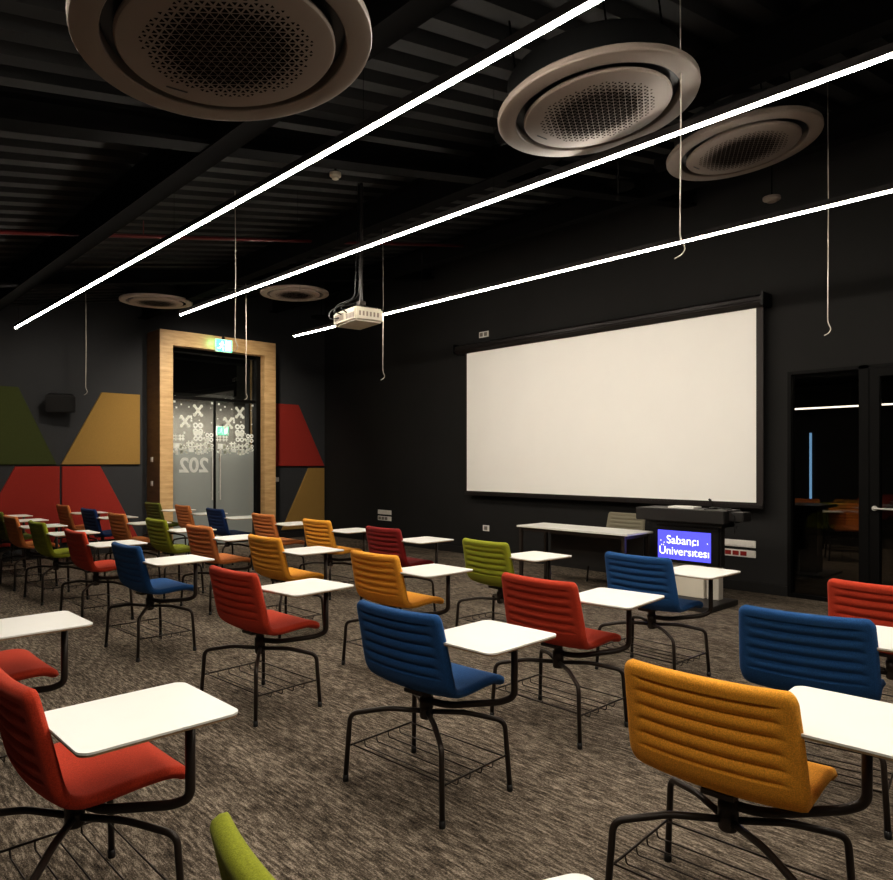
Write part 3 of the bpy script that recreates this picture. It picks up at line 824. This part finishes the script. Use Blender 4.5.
t = thing('lecturer_chair', 'grey beige upholstered chair behind the long white table', 'chair', (7.36,4.74,0), R(180))
child('seat', 'seat_beige', t); child('backrest', 'backrest_beige', t)
for sx in (1,-1):
    for sy in (1,-1):
        l = child('leg', 'leg%d%d' % (sx,sy), t); child('foot', 'foot%d%d' % (sx,sy), l)
child('swivel_hub', 'hub', t)

t = thing('lectern', 'dark electronic lectern on a cream pedestal with a blue display on its front', 'lectern', (6.95,3.55,0))
obj('base_plate', bxs(((-.50,-.40,0),(.12,.34,.055)), bev=.005), M['lectern'], t)
obj('pedestal', bxs(((-.10,-.14,.055),(.04,.34,.42)), bev=.004), M['lectwhite'], t)
obj('column', bxs(((-.08,-.29,.055),(.02,-.16,.42)), bev=.004), M['lectgrey'], t)
obj('cabinet', bxs(((-.14,-.34,.40),(-.05,.365,.80)), bev=.005), M['lectern'], t)
obj('desktop', bxs(((-.24,-.42,.835),(.16,.56,.965)), bev=.008), M['lectern'], t)
obj('side_module', bxs(((-.15,-.57,.865),(.04,-.42,.955)), bev=.008), M['lectern'], t)
obj('tray', bxs(((-.20,-.38,.795),(.10,.44,.833)), bev=.004), M['black'], t)
dsp = obj('display', bxs(((-.165,-.33,.405),(-.14,.365,.79)), bev=.004), M['black'], t)
obj('picture', bxs(((-.168,-.25,.435),(-.164,.335,.735))), M['dispblue'], dsp)
# letters on the display (drawn as strokes with serifs)
MT = lambda y, z: Matrix.Translation((-.1695,y,z)) @ Matrix(((0,0,-1,0),(-1,0,0,0),(0,1,0,0),(0,0,0,1)))
text_mesh('lettering', 'Sabancı', .122, M['dispwhite'], dsp, MT(.055,.635), offset=.0004)
text_mesh('lettering', 'Üniversitesi'.replace('tesi','tesı').replace('rsi','rsı'), .118, M['dispwhite'], dsp, MT(.042,.520), offset=.0004)
bm = bmesh.new()
for y, z in ((.30,.625),(.262,.605),(-.215,.625),(-.055,.592)):
    v = [bm.verts.new((-.1695, y+.006*math.cos(k*PI/4), z+.006*math.sin(k*PI/4))) for k in range(8)]; bm.faces.new(v)
obj('stars', bm, M['dispwhite'], dsp)
t = thing('document', 'white paper pad lying on the lectern top', 'paper', (6.93,3.66,.965), R(3))
obj('sheet', bxs(((-.10,-.14,0),(.10,.14,.02)), bev=.003), M['white'], t)
t = thing('microphone', 'small black gooseneck microphone on the lectern top', 'microphone', (7.04,3.40,.965))
bm = bmesh.new(); lathe(bm, [(0,0),(.04,0),(.04,.012),(.012,.02),(0,.02)], 16); obj('base', bm, M['black'], t)
bm = bmesh.new(); tube(bm, [(0,0,.015),(-.02,0,.06),(-.06,0,.09)], .005, 6); tube(bm, [(-.06,0,.09),(-.085,0,.098)], .012, 8); obj('neck', bm, M['black'], t)
bm = bmesh.new()
tube(bm, fillet([(6.80,3.38,.972),(6.95,3.30,.985),(7.02,3.40,.98),(7.05,3.26,.975),(6.98,3.18,.972),(6.90,3.15,.972)], .04, 4), .006, 6)
tube(bm, fillet([(7.0,3.33,.972),(6.88,3.26,.99),(6.79,3.12,.97),(6.785,3.06,.93),(6.785,3.06,.80),(6.80,3.07,.74),(6.84,3.06,.82)], .03, 4), .004, 6)
tag(obj('cable', bm, M['black'], None, True), 'black cables trailing over the right end of the lectern', 'cable')

# ------------------------------------------------------------------ lights
def area(name, loc, rot, sx, sy, power, col=(1,.86,.68)):
    l = bpy.data.lights.new(name, 'AREA'); l.shape = 'RECTANGLE'; l.size = sx; l.size_y = sy; l.energy = power; l.color = col
    o = bpy.data.objects.new(name, l); COL.objects.link(o); o.location = loc; o.rotation_euler = rot; return o
area('corridor_light', (5.6,13.2,2.7), (0,0,0), 3.5, .4, 120, (1,.93,.82))
area('annex_fill', (11.0,3.6,2.7), (0,0,0), .4, 3.0, 24)  # added fill for the reflection stand-ins behind the dark glass
p = bpy.data.lights.new('sign_glow', 'POINT'); p.energy = .35; p.color = (.1,1,.45); p.shadow_soft_size = .03
o = bpy.data.objects.new('sign_glow', p); COL.objects.link(o); o.location = (5.28,YF-.07,3.45)

def spot(name, loc, tgt, power, ang, blend=.8):  # unseen added spots brightening door, panels and screen; no fixtures
    l = bpy.data.lights.new(name, 'SPOT'); l.energy = power; l.spot_size = R(ang); l.spot_blend = blend; l.color = (1,.91,.79); l.shadow_soft_size = .05
    o = bpy.data.objects.new(name, l); COL.objects.link(o); o.location = loc
    o.rotation_euler = (Vector(tgt)-Vector(loc)).to_track_quat('-Z','Y').to_euler()
spot('fill_spot', (4.75,8.96,4.02), (5.5,11.4,1.9), 210, 80)
spot('fill_spot', (3.1,8.96,3.71), (3.2,11.6,1.2), 85, 95)
for y in (3.3,5.4,7.6): spot('fill_spot', (4.62,y,4.0), (7.75,.8*y+1.1,1.85), 44, 100, 1)
wd = bpy.data.worlds.new('world'); bpy.context.scene.world = wd; wd.use_nodes = True
wd.node_tree.nodes['Background'].inputs[0].default_value = (.02,.02,.022,1); wd.node_tree.nodes['Background'].inputs[1].default_value = .3
sc = bpy.context.scene
sc.view_settings.view_transform = 'Standard'
sc.view_settings.look = 'Medium High Contrast'
sc.view_settings.exposure = 0.62
